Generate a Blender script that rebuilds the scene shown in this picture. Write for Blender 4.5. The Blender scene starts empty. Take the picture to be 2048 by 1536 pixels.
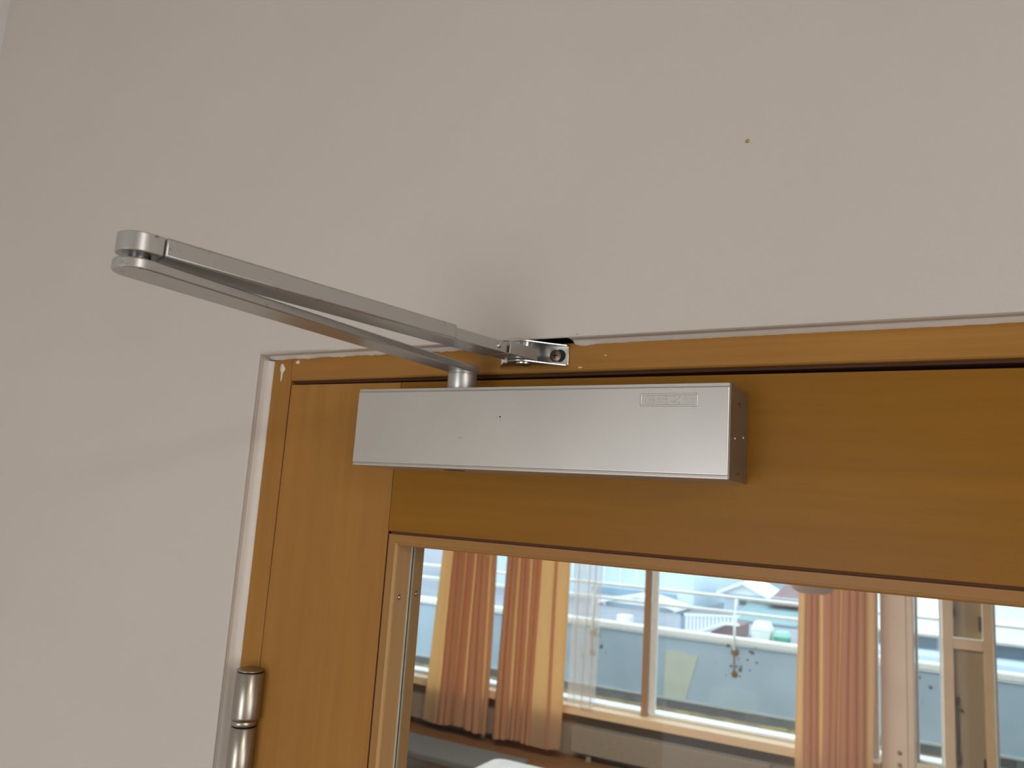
import bpy, math, random
from mathutils import Vector, Matrix
random.seed(7)
S = bpy.context.scene
COL = S.collection
R = math.radians

# ------------------------------------------------------------------ camera
cam_d = bpy.data.cameras.new('camera')
cam = bpy.data.objects.new('camera', cam_d); COL.objects.link(cam)
cr_ = Vector((0.87685917, 0.47657682, 0.0631865))
cu_ = Vector((0.02228404, -0.17158499, 0.98491726))
cf_ = Vector((-0.48023059, 0.86222568, 0.16107593))
cam.matrix_world = Matrix(((cr_.x, cu_.x, -cf_.x, 0.40053), (cr_.y, cu_.y, -cf_.y, -0.52245),
                           (cr_.z, cu_.z, -cf_.z, 1.89973), (0, 0, 0, 1)))
cam_d.sensor_width = 36.0; cam_d.sensor_fit = 'HORIZONTAL'
cam_d.lens = 1582.19 / 2048 * 36.0
cam_d.clip_start = 0.02; cam_d.clip_end = 300
cam_d.dof.use_dof = True; cam_d.dof.focus_distance = 0.52; cam_d.dof.aperture_fstop = 14.5
S.camera = cam
S.view_settings.view_transform = 'Standard'; S.view_settings.look = 'None'
S.view_settings.gamma = 1.0; S.view_settings.use_curve_mapping = False
S.view_settings.exposure = 0.0

# ------------------------------------------------------------------ sky and large lights
W = bpy.data.worlds.new('overcast_sky'); S.world = W; W.use_nodes = True
bg = W.node_tree.nodes['Background']
bg.inputs['Color'].default_value = (0.80, 0.91, 1.0, 1); bg.inputs['Strength'].default_value = 2.6

def area(name, loc, look, sx, sy, watts, col):
    d = bpy.data.lights.new(name, 'AREA'); d.shape = 'RECTANGLE'; d.size = sx; d.size_y = sy
    d.energy = watts; d.color = col
    o = bpy.data.objects.new(name, d); COL.objects.link(o); o.location = loc
    o.rotation_euler = (Vector(look) - Vector(loc)).to_track_quat('-Z', 'Y').to_euler()
    return o
area('side_fill_light', (3.92, -1.55, 1.30), (0.0, -0.6, 1.45), 1.6, 1.1, 10, (1.0, 0.955, 0.92))  # added fill outside an unseen side wall opening made for it
area('back_fill_light', (-0.15, -3.05, 1.28), (-0.4, 0.0, 1.28), 1.2, 1.25, 11.0, (1.0, 0.95, 0.91))  # added fill behind the viewer, shining through an opening made for it
area('near_room_ceiling_light', (3.1, -2.05, 2.70), (3.1, -2.05, 0), 0.9, 0.6, 55, (1.0, 0.94, 0.86))
area('far_room_fill_light', (-1.4, 3.0, 2.62), (-1.4, 3.0, 0), 2.4, 1.2, 125, (1.0, 0.90, 0.79))  # unseen overhead fill, added to brighten curtains and pillar

# ------------------------------------------------------------------ materials
def mat(name):
    m = bpy.data.materials.new(name); m.use_nodes = True
    nt = m.node_tree; return m, nt, nt.nodes['Principled BSDF']
def nd(nt, t, **k):
    n = nt.nodes.new(t)
    for a, b in k.items(): setattr(n, a, b)
    return n
def coords(nt, scale):
    tc = nd(nt, 'ShaderNodeTexCoord'); mp = nd(nt, 'ShaderNodeMapping')
    mp.inputs['Scale'].default_value = scale; nt.links.new(tc.outputs['Object'], mp.inputs['Vector'])
    return mp.outputs['Vector']
def noise(nt, vec, scale, detail=3, rough=0.5):
    n = nd(nt, 'ShaderNodeTexNoise'); n.inputs['Scale'].default_value = scale
    n.inputs['Detail'].default_value = detail; n.inputs['Roughness'].default_value = rough
    nt.links.new(vec, n.inputs['Vector']); return n.outputs['Fac']
def ramp(nt, fac, stops):
    r = nd(nt, 'ShaderNodeValToRGB'); e = r.color_ramp.elements
    while len(e) < len(stops): e.new(0.5)
    for el, (p, c) in zip(e, stops): el.position = p; el.color = (*c, 1)
    nt.links.new(fac, r.inputs['Fac']); return r.outputs['Color']
def bump(nt, b, fac, strength, dist):
    n = nd(nt, 'ShaderNodeBump'); n.inputs['Strength'].default_value = strength
    n.inputs['Distance'].default_value = dist
    nt.links.new(fac, n.inputs['Height']); nt.links.new(n.outputs['Normal'], b.inputs['Normal'])
def mix(nt, fac, a, b):
    n = nd(nt, 'ShaderNodeMix', data_type='RGBA'); nt.links.new(fac, n.inputs['Factor'])
    for s, v in ((n.inputs['A'], a), (n.inputs['B'], b)):
        if isinstance(v, tuple): s.default_value = (*v, 1)
        else: nt.links.new(v, s)
    return n.outputs['Result']

def m_plain(name, c, rough=0.6, metal=0.0, var=0.06, scale=30, bmp=0.0, spec=0.5):
    m, nt, b = mat(name)
    f = noise(nt, coords(nt, (1, 1, 1)), scale, 4)
    nt.links.new(ramp(nt, f, [(0.3, tuple(x * (1 - var) for x in c)), (0.7, tuple(min(1, x * (1 + var)) for x in c))]), b.inputs['Base Color'])
    b.inputs['Roughness'].default_value = rough; b.inputs['Metallic'].default_value = metal
    b.inputs['Specular IOR Level'].default_value = spec
    if bmp: bump(nt, b, f, bmp, 0.0005)
    return m
def m_paint(name, c, var=0.03, b1=0.5):
    m, nt, b = mat(name); v = coords(nt, (1, 1, 1))
    big = noise(nt, v, 4, 2); fine = noise(nt, v, 340, 3, 0.6); mid = noise(nt, v, 60, 2)
    nt.links.new(ramp(nt, big, [(0.3, tuple(x * (1 - var) for x in c)), (0.7, tuple(x * (1 + var) for x in c))]), b.inputs['Base Color'])
    b.inputs['Roughness'].default_value = 0.62; b.inputs['Specular IOR Level'].default_value = 0.25
    ad = nd(nt, 'ShaderNodeMath', operation='ADD'); nt.links.new(fine, ad.inputs[0]); nt.links.new(mid, ad.inputs[1])
    bump(nt, b, ad.outputs[0], b1, 0.0006)
    return m
def m_wood(name, c, axis, contrast=0.16, rough=0.36):
    m, nt, b = mat(name)
    st = {'x': (1.2, 30, 30), 'z': (30, 30, 1.2), 'y': (30, 1.2, 30)}[axis]
    v = coords(nt, st)
    g = noise(nt, v, 3.2, 6, 0.62)
    v2 = coords(nt, tuple(q * (0.12 if q > 2 else 0.5) for q in st)); g2 = noise(nt, v2, 3.0, 2)
    v3 = coords(nt, tuple(q * 9 if q > 2 else q * 14 for q in st)); fle = noise(nt, v3, 1.6, 2)
    dk = tuple(x * (1 - contrast) for x in c); lt = tuple(min(1, x * (1 + contrast)) for x in c)
    col = ramp(nt, g, [(0.28, dk), (0.5, c), (0.72, lt)])
    red = (c[0] * 0.93, c[1] * 0.86, c[2] * 0.9)
    col2 = mix(nt, ramp(nt, g2, [(0.35, (0, 0, 0)), (0.7, (0.8,) * 3)]), col, red)
    col3 = mix(nt, ramp(nt, fle, [(0.60, (0, 0, 0)), (0.75, (0.22,) * 3)]), col2, tuple(x * 0.72 for x in c))
    nt.links.new(col3, b.inputs['Base Color']); b.inputs['Roughness'].default_value = rough
    b.inputs['Specular IOR Level'].default_value = 0.18
    bump(nt, b, g, 0.12, 0.0006)
    return m
def m_metal(name, c, rough, metal=1.0, wear=0.0, grain=0.0):
    m, nt, b = mat(name); v = coords(nt, (1, 1, 1))
    f = noise(nt, v, 22, 3)
    col = ramp(nt, f, [(0.3, tuple(x * 0.96 for x in c)), (0.7, c)])
    if wear:
        w1 = noise(nt, v, 150, 5, 0.7); w2 = noise(nt, v, 18, 2)
        mu = nd(nt, 'ShaderNodeMath', operation='MULTIPLY')
        nt.links.new(ramp(nt, w1, [(0.60, (0, 0, 0)), (0.70, (1, 1, 1))]), mu.inputs[0])
        nt.links.new(ramp(nt, w2, [(0.50, (0, 0, 0)), (0.64, (wear,) * 3)]), mu.inputs[1])
        col = mix(nt, mu.outputs[0], col, (0.10, 0.09, 0.08))
    nt.links.new(col, b.inputs['Base Color'])
    b.inputs['Roughness'].default_value = rough; b.inputs['Metallic'].default_value = metal
    if grain: bump(nt, b, noise(nt, v, 2600, 2), grain * 0.4, 0.0001)
    return m
def m_glass(name, tint=(1, 1, 1), refl=1.0):
    m, nt, b = mat(name); nt.nodes.remove(b); out = nt.nodes['Material Output']
    t = nd(nt, 'ShaderNodeBsdfTransparent'); t.inputs['Color'].default_value = (*tint, 1)
    g = nd(nt, 'ShaderNodeBsdfGlossy'); g.inputs['Roughness'].default_value = 0.01
    fr = nd(nt, 'ShaderNodeFresnel'); fr.inputs['IOR'].default_value = 1.45
    mu = nd(nt, 'ShaderNodeMath', operation='MULTIPLY'); mu.inputs[1].default_value = refl
    nt.links.new(fr.outputs[0], mu.inputs[0])
    mx = nd(nt, 'ShaderNodeMixShader'); nt.links.new(mu.outputs[0], mx.inputs[0])
    nt.links.new(t.outputs[0], mx.inputs[1]); nt.links.new(g.outputs[0], mx.inputs[2])
    nt.links.new(mx.outputs[0], out.inputs['Surface']); return m
def m_cloth(name, c, tr, amount, sheer=0.0):
    m, nt, b = mat(name); nt.nodes.remove(b); out = nt.nodes['Material Output']
    v = coords(nt, (1, 1, 1)); f = noise(nt, v, 260, 3); wv = noise(nt, coords(nt, (9, 9, 0.05)), 3, 2)
    d = nd(nt, 'ShaderNodeBsdfDiffuse'); t = nd(nt, 'ShaderNodeBsdfTranslucent')
    nt.links.new(mix(nt, wv, tuple(x * 0.9 for x in c), tuple(min(1, x * 1.08) for x in c)), d.inputs['Color'])
    nt.links.new(mix(nt, f, tuple(x * 0.94 for x in tr), tr), t.inputs['Color'])
    mx = nd(nt, 'ShaderNodeMixShader'); mx.inputs[0].default_value = amount
    nt.links.new(d.outputs[0], mx.inputs[1]); nt.links.new(t.outputs[0], mx.inputs[2])
    last = mx
    if sheer:
        tp = nd(nt, 'ShaderNodeBsdfTransparent'); m2 = nd(nt, 'ShaderNodeMixShader'); m2.inputs[0].default_value = sheer
        nt.links.new(mx.outputs[0], m2.inputs[1]); nt.links.new(tp.outputs[0], m2.inputs[2]); last = m2
    nt.links.new(last.outputs[0], out.inputs['Surface']); return m

WALL = m_paint('wall_paint', (0.595, 0.545, 0.495), 0.02, 0.35)
CAULK = m_paint('caulk_white', (0.74, 0.70, 0.65), 0.05, 0.5)
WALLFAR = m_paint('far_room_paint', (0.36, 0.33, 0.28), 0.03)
CEIL = m_paint('ceiling_paint', (0.60, 0.57, 0.53), 0.02)
CAVITY = m_plain('cavity_shade', (0.035, 0.032, 0.03), 0.9, scale=200, var=0.3)  # lining colour carries the deep shade of the hollow
WV = m_wood('beech_upright', (0.355, 0.173, 0.038), 'z')
WH = m_wood('beech_crosswise', (0.265, 0.118, 0.009), 'x')
WF = m_wood('beech_frame_crosswise', (0.37, 0.178, 0.040), 'x', 0.2)
WBF = m_wood('beech_bead_shaded', (0.34, 0.18, 0.06), 'z', 0.12)  # bead wood darkened: shade on the front face is in the colour
WB = m_wood('beech_bead_lit', (0.50, 0.30, 0.125), 'z', 0.12)  # bead wood lightened: light on the inner face is in the colour
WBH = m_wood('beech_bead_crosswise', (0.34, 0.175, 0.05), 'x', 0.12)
JOINT = m_plain('joint_dark', (0.09, 0.03, 0.012), 0.8, scale=90)
SILVER = m_metal('silver_cover', (0.57, 0.55, 0.515), 0.36, 0.85, 0.0, 0.25)
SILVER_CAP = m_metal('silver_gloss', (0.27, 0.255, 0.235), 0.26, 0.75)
SILVER_ARM = m_metal('silver_arm', (0.49, 0.485, 0.47), 0.34, 0.8, 0.8, 0.15)
STEEL = m_metal('steel_bright', (0.72, 0.72, 0.71), 0.24, 1.0, 0.2)
NICKEL = m_metal('nickel_hinge', (0.40, 0.36, 0.31), 0.30, 1.0)
BRONZE = m_metal('bronze_screw', (0.22, 0.17, 0.12), 0.42, 1.0)
BLACK = m_plain('black_slot', (0.012, 0.011, 0.01), 0.8, scale=100)
GASKET = m_plain('gasket_white', (0.62, 0.60, 0.50), 0.6, scale=60)
GEDGE = m_plain('glass_edge_green', (0.05, 0.055, 0.035), 0.25, scale=80)
GLASS = m_glass('clear_glass', (0.97, 0.985, 0.975), 0.18)
GLASSW = m_glass('window_glass', (0.95, 0.98, 1.0), 0.5)
CURT = m_cloth('curtain_cloth', (0.64, 0.48, 0.33), (0.97, 0.50, 0.155), 0.54)
SHEER = m_cloth('sheer_cloth', (0.75, 0.66, 0.56), (0.95, 0.86, 0.76), 0.5, 0.55)
WINW = m_plain('window_white', (0.80, 0.83, 0.82), 0.4)
WINWOOD = m_wood('window_wood', (0.42, 0.27, 0.15), 'z', 0.1)
SILLW = m_wood('sill_wood', (0.86, 0.70, 0.46), 'x', 0.08)
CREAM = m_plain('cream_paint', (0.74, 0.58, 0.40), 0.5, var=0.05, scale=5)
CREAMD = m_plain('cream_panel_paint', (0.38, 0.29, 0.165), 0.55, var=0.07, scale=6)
POSTP = m_plain('pillar_paint', (0.82, 0.70, 0.59), 0.55, var=0.05, scale=5)
RADI = m_plain('radiator_enamel', (0.31, 0.275, 0.225), 0.45)
FLOORF = m_wood('parquet_floor', (0.24, 0.125, 0.05), 'x', 0.2, 0.5)
FLOORN = m_plain('near_floor', (0.20, 0.155, 0.11), 0.6, scale=6)
DGREY = m_plain('dark_grey_fabric', (0.10, 0.105, 0.105), 0.8, scale=60)
LGREY = m_plain('light_grey_top', (0.24, 0.27, 0.30), 0.5, scale=12, var=0.08)
OPAL = m_plain('opal_glass', (0.78, 0.74, 0.68), 0.35)
RAILW = m_plain('railing_white', (0.86, 0.85, 0.79), 0.5)
RUST = m_plain('rust', (0.24, 0.13, 0.06), 0.9, var=0.3, scale=60)
PARA = m_plain('parapet_render', (0.42, 0.53, 0.62), 0.9, var=0.09, scale=2.2)
PARAD = m_plain('parapet_plinth', (0.15, 0.16, 0.17), 0.9, var=0.25, scale=5)
PATCH = m_plain('parapet_patch', (0.58, 0.62, 0.52), 0.9, var=0.06, scale=6)
PATCHB = m_plain('parapet_patch_blue', (0.45, 0.58, 0.64), 0.9, var=0.06, scale=6)
TERR = m_plain('terrace_moss', (0.30, 0.215, 0.115), 0.9, var=0.35, scale=6)
MOSS = m_plain('yellow_moss', (0.36, 0.29, 0.10), 0.95, var=0.3, scale=40)
HBLUE = m_plain('house_hazy_blue', (0.58, 0.68, 0.75), 0.9, var=0.05, scale=0.6)  # bluish and pale because outdoor haze is mixed into the colour
HGREY = m_plain('house_hazy_grey', (0.48, 0.57, 0.63), 0.9, var=0.05, scale=0.6)  # haze mixed into this colour too
HDARK = m_plain('house_slate_band', (0.25, 0.34, 0.42), 0.9, var=0.1, scale=0.6)
HWHITE = m_plain('house_white', (0.88, 0.90, 0.90), 0.8, var=0.03, scale=0.8)
HCREAM = m_plain('house_ivory', (0.80, 0.80, 0.74), 0.8, var=0.03, scale=0.8)
HBROWN = m_plain('house_brown_roof', (0.25, 0.16, 0.15), 0.85, var=0.2, scale=6)
HGREEN = m_plain('house_green_roof', (0.26, 0.37, 0.38), 0.85, var=0.08, scale=3)
SHADE = m_plain('house_window_dark', (0.12, 0.15, 0.17), 0.4, scale=3)
ASPH = m_plain('street_asphalt', (0.30, 0.31, 0.34), 0.95, var=0.12, scale=1.5)
BINW = m_plain('bin_ivory', (0.84, 0.86, 0.76), 0.5, scale=4)
BING = m_plain('bin_green', (0.10, 0.36, 0.24), 0.45, scale=8, var=0.25)
SPECK = m_plain('tan_speck', (0.42, 0.30, 0.14), 0.8)
PUTTY = m_plain('white_putty', (0.70, 0.66, 0.58), 0.7, var=0.05, scale=120)

# ------------------------------------------------------------------ mesh helpers
class MB:
    def __init__(s): s.v = []; s.f = []; s.smooth = []
    def add(s, vs, fs, sm=False):
        o = len(s.v); s.v += [tuple(p) for p in vs]; s.f += [tuple(i + o for i in f) for f in fs]; s.smooth += [sm] * len(fs); return s
    def box(s, x0, x1, y0, y1, z0, z1):
        return s.add([(x, y, z) for z in (z0, z1) for y in (y0, y1) for x in (x0, x1)],
                     [(0, 2, 3, 1), (4, 5, 7, 6), (0, 1, 5, 4), (2, 6, 7, 3), (0, 4, 6, 2), (1, 3, 7, 5)])
    def prism(s, poly, f0, f1, sm=False):          # poly of 2-D points, f0/f1 map a 2-D point to 3-D at both ends
        n = len(poly)
        s.add([f0(p) for p in poly] + [f1(p) for p in poly], [tuple(range(n))[::-1], tuple(range(n, 2 * n))])
        o = len(s.v) - 2 * n
        for i in range(n):
            j = (i + 1) % n; s.f.append((o + i, o + j, o + n + j, o + n + i)); s.smooth.append(sm)
        return s
    def lathe(s, prof, c, axis='z', n=32):         # prof: (r, h) list
        vs = []; m = len(prof)
        for r, h in prof:
            for k in range(n):
                a = 2 * math.pi * k / n; x, y = r * math.cos(a), r * math.sin(a)
                vs.append({'z': (c[0] + x, c[1] + y, c[2] + h), 'y': (c[0] + x, c[1] + h, c[2] - y), 'x': (c[0] + h, c[1] + x, c[2] + y)}[axis])
        fs = [(i * n + k, i * n + (k + 1) % n, (i + 1) * n + (k + 1) % n, (i + 1) * n + k) for i in range(m - 1) for k in range(n)]
        s.add(vs, fs, True)
        o = len(s.v) - len(vs)
        s.f += [tuple(o + k for k in range(n))[::-1], tuple(o + (m - 1) * n + k for k in range(n))]; s.smooth += [False, False]
        return s
    def tube(s, p, q, r, n=10):
        p, q = Vector(p), Vector(q); d = (q - p).normalized(); a = d.orthogonal().normalized(); b = d.cross(a)
        vs = [p + (a * math.cos(t) + b * math.sin(t)) * r for t in [2 * math.pi * k / n for k in range(n)]]
        vs += [v + (q - p) for v in vs]
        return s.add(vs, [tuple(range(n))[::-1], tuple(range(n, 2 * n))]).add(vs, [(k, (k + 1) % n, n + (k + 1) % n, n + k) for k in range(n)], True)
    def obj(s, name, m, parent=None, bev=0.0, seg=2, **props):
        me = bpy.data.meshes.new(name); me.from_pydata(s.v, [], s.f); me.update()
        import bmesh
        bm = bmesh.new(); bm.from_mesh(me)
        bmesh.ops.remove_doubles(bm, verts=bm.verts, dist=1e-7)
        bmesh.ops.recalc_face_normals(bm, faces=bm.faces); bm.to_mesh(me); bm.free()
        if len(me.polygons) == len(s.smooth):
            me.polygons.foreach_set('use_smooth', s.smooth)
        me.materials.append(m)
        o = bpy.data.objects.new(name, me); COL.objects.link(o)
        if parent is not None:
            o.parent = parent
            o.matrix_parent_inverse = Matrix.Translation(parent_origin(parent)).inverted()
        if bev:
            b = o.modifiers.new('edge', 'BEVEL'); b.width = bev; b.segments = seg; b.limit_method = 'ANGLE'; b.angle_limit = R(40)
            b.harden_normals = False
        for k, v in props.items(): o[k] = v
        return o
ORIG = {}
def parent_origin(o): return ORIG.get(o.name, Vector((0, 0, 0)))
def thing(name, loc, label=None, cat=None, group=None, kind=None):
    o = bpy.data.objects.new(name, None); COL.objects.link(o); o.location = loc; o.empty_display_size = 0.05
    ORIG[o.name] = Vector(loc)
    if label: o['label'] = label
    if cat: o['category'] = cat
    if group: o['group'] = group
    if kind: o['kind'] = kind
    return o
def tag(o, label, cat, group=None, kind=None):
    if label: o['label'] = label
    if cat: o['category'] = cat
    if group: o['group'] = group
    if kind: o['kind'] = kind
    return o
def arc(cx, cy, r, a0, a1, n): return [(cx + r * math.cos(a0 + (a1 - a0) * k / n), cy + r * math.sin(a0 + (a1 - a0) * k / n)) for k in range(n + 1)]
def box(name, m, x0, x1, y0, y1, z0, z1, parent=None, bev=0.0, **p): return MB().box(x0, x1, y0, y1, z0, z1).obj(name, m, parent, bev, **p)

FZ = -0.08      # floor level of both rooms
# ------------------------------------------------------------------ wall with the door opening
OXL, OXR, OZ = -0.1466, 0.985, 2.0279
wf = MB()
U = lambda notch: ([(-0.75, FZ), (OXL, FZ), (OXL, OZ)] + ([(0.100, OZ), (0.100, 2.0375), (0.1600, 2.0375), (0.1600, OZ)] if notch else []) +
                   [(OXR, OZ), (OXR, FZ), (3.95, FZ), (3.95, 2.75), (-0.75, 2.75)])
wf.prism(U(False), lambda p: (p[0], -0.015, p[1]), lambda p: (p[0], -0.0125, p[1]))
wf.prism([(x if x > -0.74 else -5.1, z) for x, z in U(True)], lambda p: (p[0], -0.0125, p[1]), lambda p: (p[0], 0.15, p[1]))
wall = wf.obj('wall_front', WALL, None, 0.0012, 2, kind='structure')
tag(wall, 'beige painted wall above and left of the wooden door frame', 'wall')
MB().box(0.0985, 0.1615, -0.0118, 0.04, 2.0345, 2.0415).box(0.0985, 0.1001, -0.0118, 0.04, 2.028, 2.0415).box(0.1599, 0.1615, -0.0118, 0.04, 2.028, 2.0415).obj('plaster_cavity', CAVITY, wall, label='dark chipped cavity above the arm bracket')
# white sealant fillets between plaster and frame
def strip(rows, name, label):
    vs = [p for r in rows for p in r]; n = len(rows[0])
    fs = [(i * n + k, i * n + k + 1, (i + 1) * n + k + 1, (i + 1) * n + k) for i in range(len(rows) - 1) for k in range(n - 1)]
    return MB().add(vs, fs, True).obj(name, CAULK, wall, label=label)
rows = []
z = FZ
while z < 2.0271:
    j = random.uniform(-1, 1) * 0.00025
    if z > 1.95: j += 0.0012 * max(0, (z - 2.0185) / 0.008)
    rows.append([(OXL - 0.0002, -0.0105, z), (OXL + 0.0004, -0.0065, z), (OXL + 0.0017, -0.0030, z), (-0.1431 + j, -0.0014, z), (-0.1425 + j, 0.0004, z)])
    z += 0.004 if z > 1.6 else 0.03
strip(rows, 'sealant_bead', 'white sealant beside the frame upright')
for xa, xb in ((-0.1455, 0.0985), (0.1612, 0.98)):
    rows = []; x = xa
    while x < xb:
        j = random.uniform(-1, 1) * 0.00018 + (0.00035 * math.sin(x * 170) + 0.0003 * math.sin(x * 610 + 1) if x < 0.09 else 0)
        if 0.162 < x < 0.176: j += 0.0013 * math.sin((x - 0.162) / 0.014 * math.pi)
        rows.append([(x, -0.0062, OZ + 0.0001), (x, -0.0045, OZ - 0.0003), (x, -0.0030, OZ - 0.0012), (x, -0.0018, 2.0262 - j), (x, 0.0004, 2.0255 - j)])
        x += 0.004
    strip(rows, 'sealant_bead', 'white sealant above the frame head')
# ragged ridge of paint at the corner of the opening
vs, fs = [], []
n = 40
for i in range(n + 1):
    x = OXL + 0.0005 + 0.082 * i / n; h = 0.0016 * (1 - i / n) * (1 + 0.5 * math.sin(i * 1.3)) + 0.0005
    vs += [(x, -0.0150, OZ + 0.0008), (x, -0.0166, OZ + h * 0.7), (x, -0.0150, OZ + h + 0.0011)]
    if i: fs += [(3 * i - 3, 3 * i - 2, 3 * i + 1, 3 * i), (3 * i - 2, 3 * i - 1, 3 * i + 2, 3 * i + 1)]
MB().add(vs, fs, True).obj('paint_ridge', WALL, wall, label='ragged paint ridge at the corner of the opening')
MB().lathe([(0.0015, 0), (0.0013, -0.0004), (0.0003, -0.0006)], (0.2873, -0.015, 2.157), 'y', 12).obj('paint_speck', SPECK, wall, label='small tan speck on the upper wall')
MB().lathe([(0.0010, 0), (0.0008, -0.0006), (0.0002, -0.0009)], (0.1690, -0.015, 2.0302), 'y', 12).obj('paint_speck', WALL, wall)

# rest of the two rooms
def stru(name, m, *b, label=None, cat=None, bev=0.0):
    o = box(name, m, *b, bev=bev, kind='structure')
    return tag(o, label, cat)
stru('wall_left', m_paint('side_wall_lit', (0.74, 0.71, 0.69), 0.02), -0.83, -0.69, -2.9, -0.0151, FZ, 2.75, label='side wall, coloured lighter for light from the right, meeting the beige wall at the upper left corner', cat='wall')  # stronger light from the right is put into this paler colour
wr = MB().box(3.80, 3.90, -0.7, -0.0151, FZ, 2.75).box(3.80, 3.90, -2.9, -0.7, FZ, 0.72).box(3.80, 3.90, -2.9, -0.7, 1.9, 2.75)
tag(wr.obj('wall_right', WALL, None, kind='structure'), 'side wall right of the viewer, opened for the added fill light', 'wall')
wb = MB().box(-0.83, 3.90, -3.02, -2.9, FZ, 0.62).box(-0.83, 3.90, -3.02, -2.9, 1.95, 2.75).box(0.50, 3.90, -3.02, -2.9, 0.62, 1.95)
tag(wb.obj('wall_back', WALL, None, kind='structure'), 'wall behind the viewer, opened for the added fill light', 'wall')
stru('ceiling', CEIL, -5.1, 3.95, -3.1, 6.2, 2.75, 2.90, label='white ceiling over both rooms', cat='ceiling')
stru('floor', FLOORN, -5.1, 3.95, -3.1, 0.15, FZ - 0.12, FZ, label='beige floor on the near side of the door', cat='floor')
stru('floor', FLOORF, -5.1, 3.25, 0.15, 6.2, FZ - 0.12, FZ, label='brown wooden floor beyond the glazed door', cat='floor')
stru('wall_left', WALLFAR, -5.1, -4.95, 0.15, 6.2, FZ, 2.75, label='left side wall of the room beyond the door', cat='wall')
stru('wall_right', WALLFAR, 3.1, 3.25, 0.15, 6.2, FZ, 2.75, label='right side wall of the room beyond the door', cat='wall')

# ------------------------------------------------------------------ door frame
fr = thing('trim_1', (-0.1427, 0, FZ), 'beech door frame set into the beige wall around the door', 'door frame', kind='structure')
JX = -0.1205
pj_ = [(-0.1427, 0.10), (-0.1427, 0.0)] + [(JX - 0.0012, 0.0), (JX, 0.0012)] + [(JX, 0.046), (-0.106, 0.046), (-0.106, 0.10)]
top_c = 2.0262
MB().prism(pj_, lambda p: (p[0], p[1], FZ), lambda p: (p[0], p[1], top_c - (0.0015 if p[0] < -0.142 else 0))).obj('jamb', WV, fr, 0.0006)
MB().prism([(-p[0] + 0.66, p[1]) for p in pj_], lambda p: (p[0] + 0.1785, p[1], FZ), lambda p: (p[0] + 0.1785, p[1], top_c)).obj('jamb', WV, fr, 0.0006)
ph = [(0.0, 2.0270), (0.0, 2.0068), (0.0014, 2.0054), (0.046, 2.0054), (0.046, 1.990), (0.10, 1.990), (0.10, 2.0270)]
MB().prism(ph, lambda p: (JX + 0.0003, p[0], p[1]), lambda p: (0.9585, p[0], p[1])).obj('frame_head', WF, fr, 0.0005)
MB().box(JX + 0.002, 0.955, 0.0065, 0.046, 2.0036, 2.0053).obj('gap_shade_strip', JOINT, fr)  # dark strip added so the gap above the door looks shaded
MB().box(JX - 0.0004, JX + 0.0005, 0.0006, 0.04, 2.006, 2.0262).obj('joint', JOINT, fr)
# putty marks on the frame
def blob(c, rx, rz, name, m, parent, tail=0.0, seed=0, label=None):
    rnd = random.Random(seed); n = 22; vs = []
    for rr, dy in ((1.0, 0.0), (0.75, -0.00035), (0.0, -0.00045)):
        for k in range(n):
            a = 2 * math.pi * k / n; q = 1 + 0.12 * math.sin(3 * a + seed) + rnd.uniform(-.05, .05)
            dz = math.sin(a); x = rx * math.cos(a) * q * (0.35 if dz < -0.2 and tail else 1.0); zz = rz * dz * q - (tail * max(0, -dz))
            vs.append((c[0] + x * rr, c[1] + dy, c[2] + zz * rr))
    fs = [(i * n + k, i * n + (k + 1) % n, (i + 1) * n + (k + 1) % n, (i + 1) * n + k) for i in range(2) for k in range(n)]
    return MB().add(vs, fs, True).obj(name, m, parent, label=label) if label else MB().add(vs, fs, True).obj(name, m, parent)
blob((-0.1318, -0.00005, 2.0160), 0.0031, 0.0052, 'paint_spot', PUTTY, fr, 0.0058, 2, 'white filler drip on the frame upright')
blob((-0.1136, -0.00005, 2.0223), 0.0023, 0.0016, 'paint_spot', PUTTY, fr, 0, 5)
blob((0.1657, -0.00005, 2.0084), 0.0018, 0.0006, 'paint_spot', PUTTY, fr, 0, 8)
blob((0.1853, -0.00005, 2.0166), 0.0009, 0.0005, 'paint_spot', PUTTY, fr, 0, 9)

# ------------------------------------------------------------------ door leaf (hangs a quarter degree out of level)
DT = 2.0005
SAG = 0.0044
dr = thing('door_1', (0.16, 0, DT), 'glazed beech door with a silver closer along its top rail', 'door', kind='structure')
dr.rotation_euler = (0, SAG, 0)
DX0, JS, GX1, DX1 = -0.1184, 0.0045, 0.820, 0.9335
GZ1, GZ0 = 1.8783, 0.25
DY1 = 0.040
box('stile', WV, DX0, JS - 0.0002, 0, DY1, FZ + 0.012, DT, dr, 0.0006)
box('stile', WV, GX1 + 0.0002, DX1, 0, DY1, FZ + 0.012, DT, dr, 0.0006)
box('rail', WH, JS + 0.0002, GX1, 0, DY1, GZ1 + 0.0006, DT, dr, 0.0005)
box('rail', WH, JS + 0.0002, GX1, 0, DY1, FZ + 0.012, GZ0 - 0.0006, dr, 0.0005)
MB().box(JS + 0.0002, GX1, 0.0016, 0.038, GZ1 - 0.0016, GZ1 + 0.0006).box(JS - 0.0002, JS + 0.0020, 0.0016, 0.038, GZ0, GZ1 + 0.0006).obj('joint', JOINT, dr)
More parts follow.
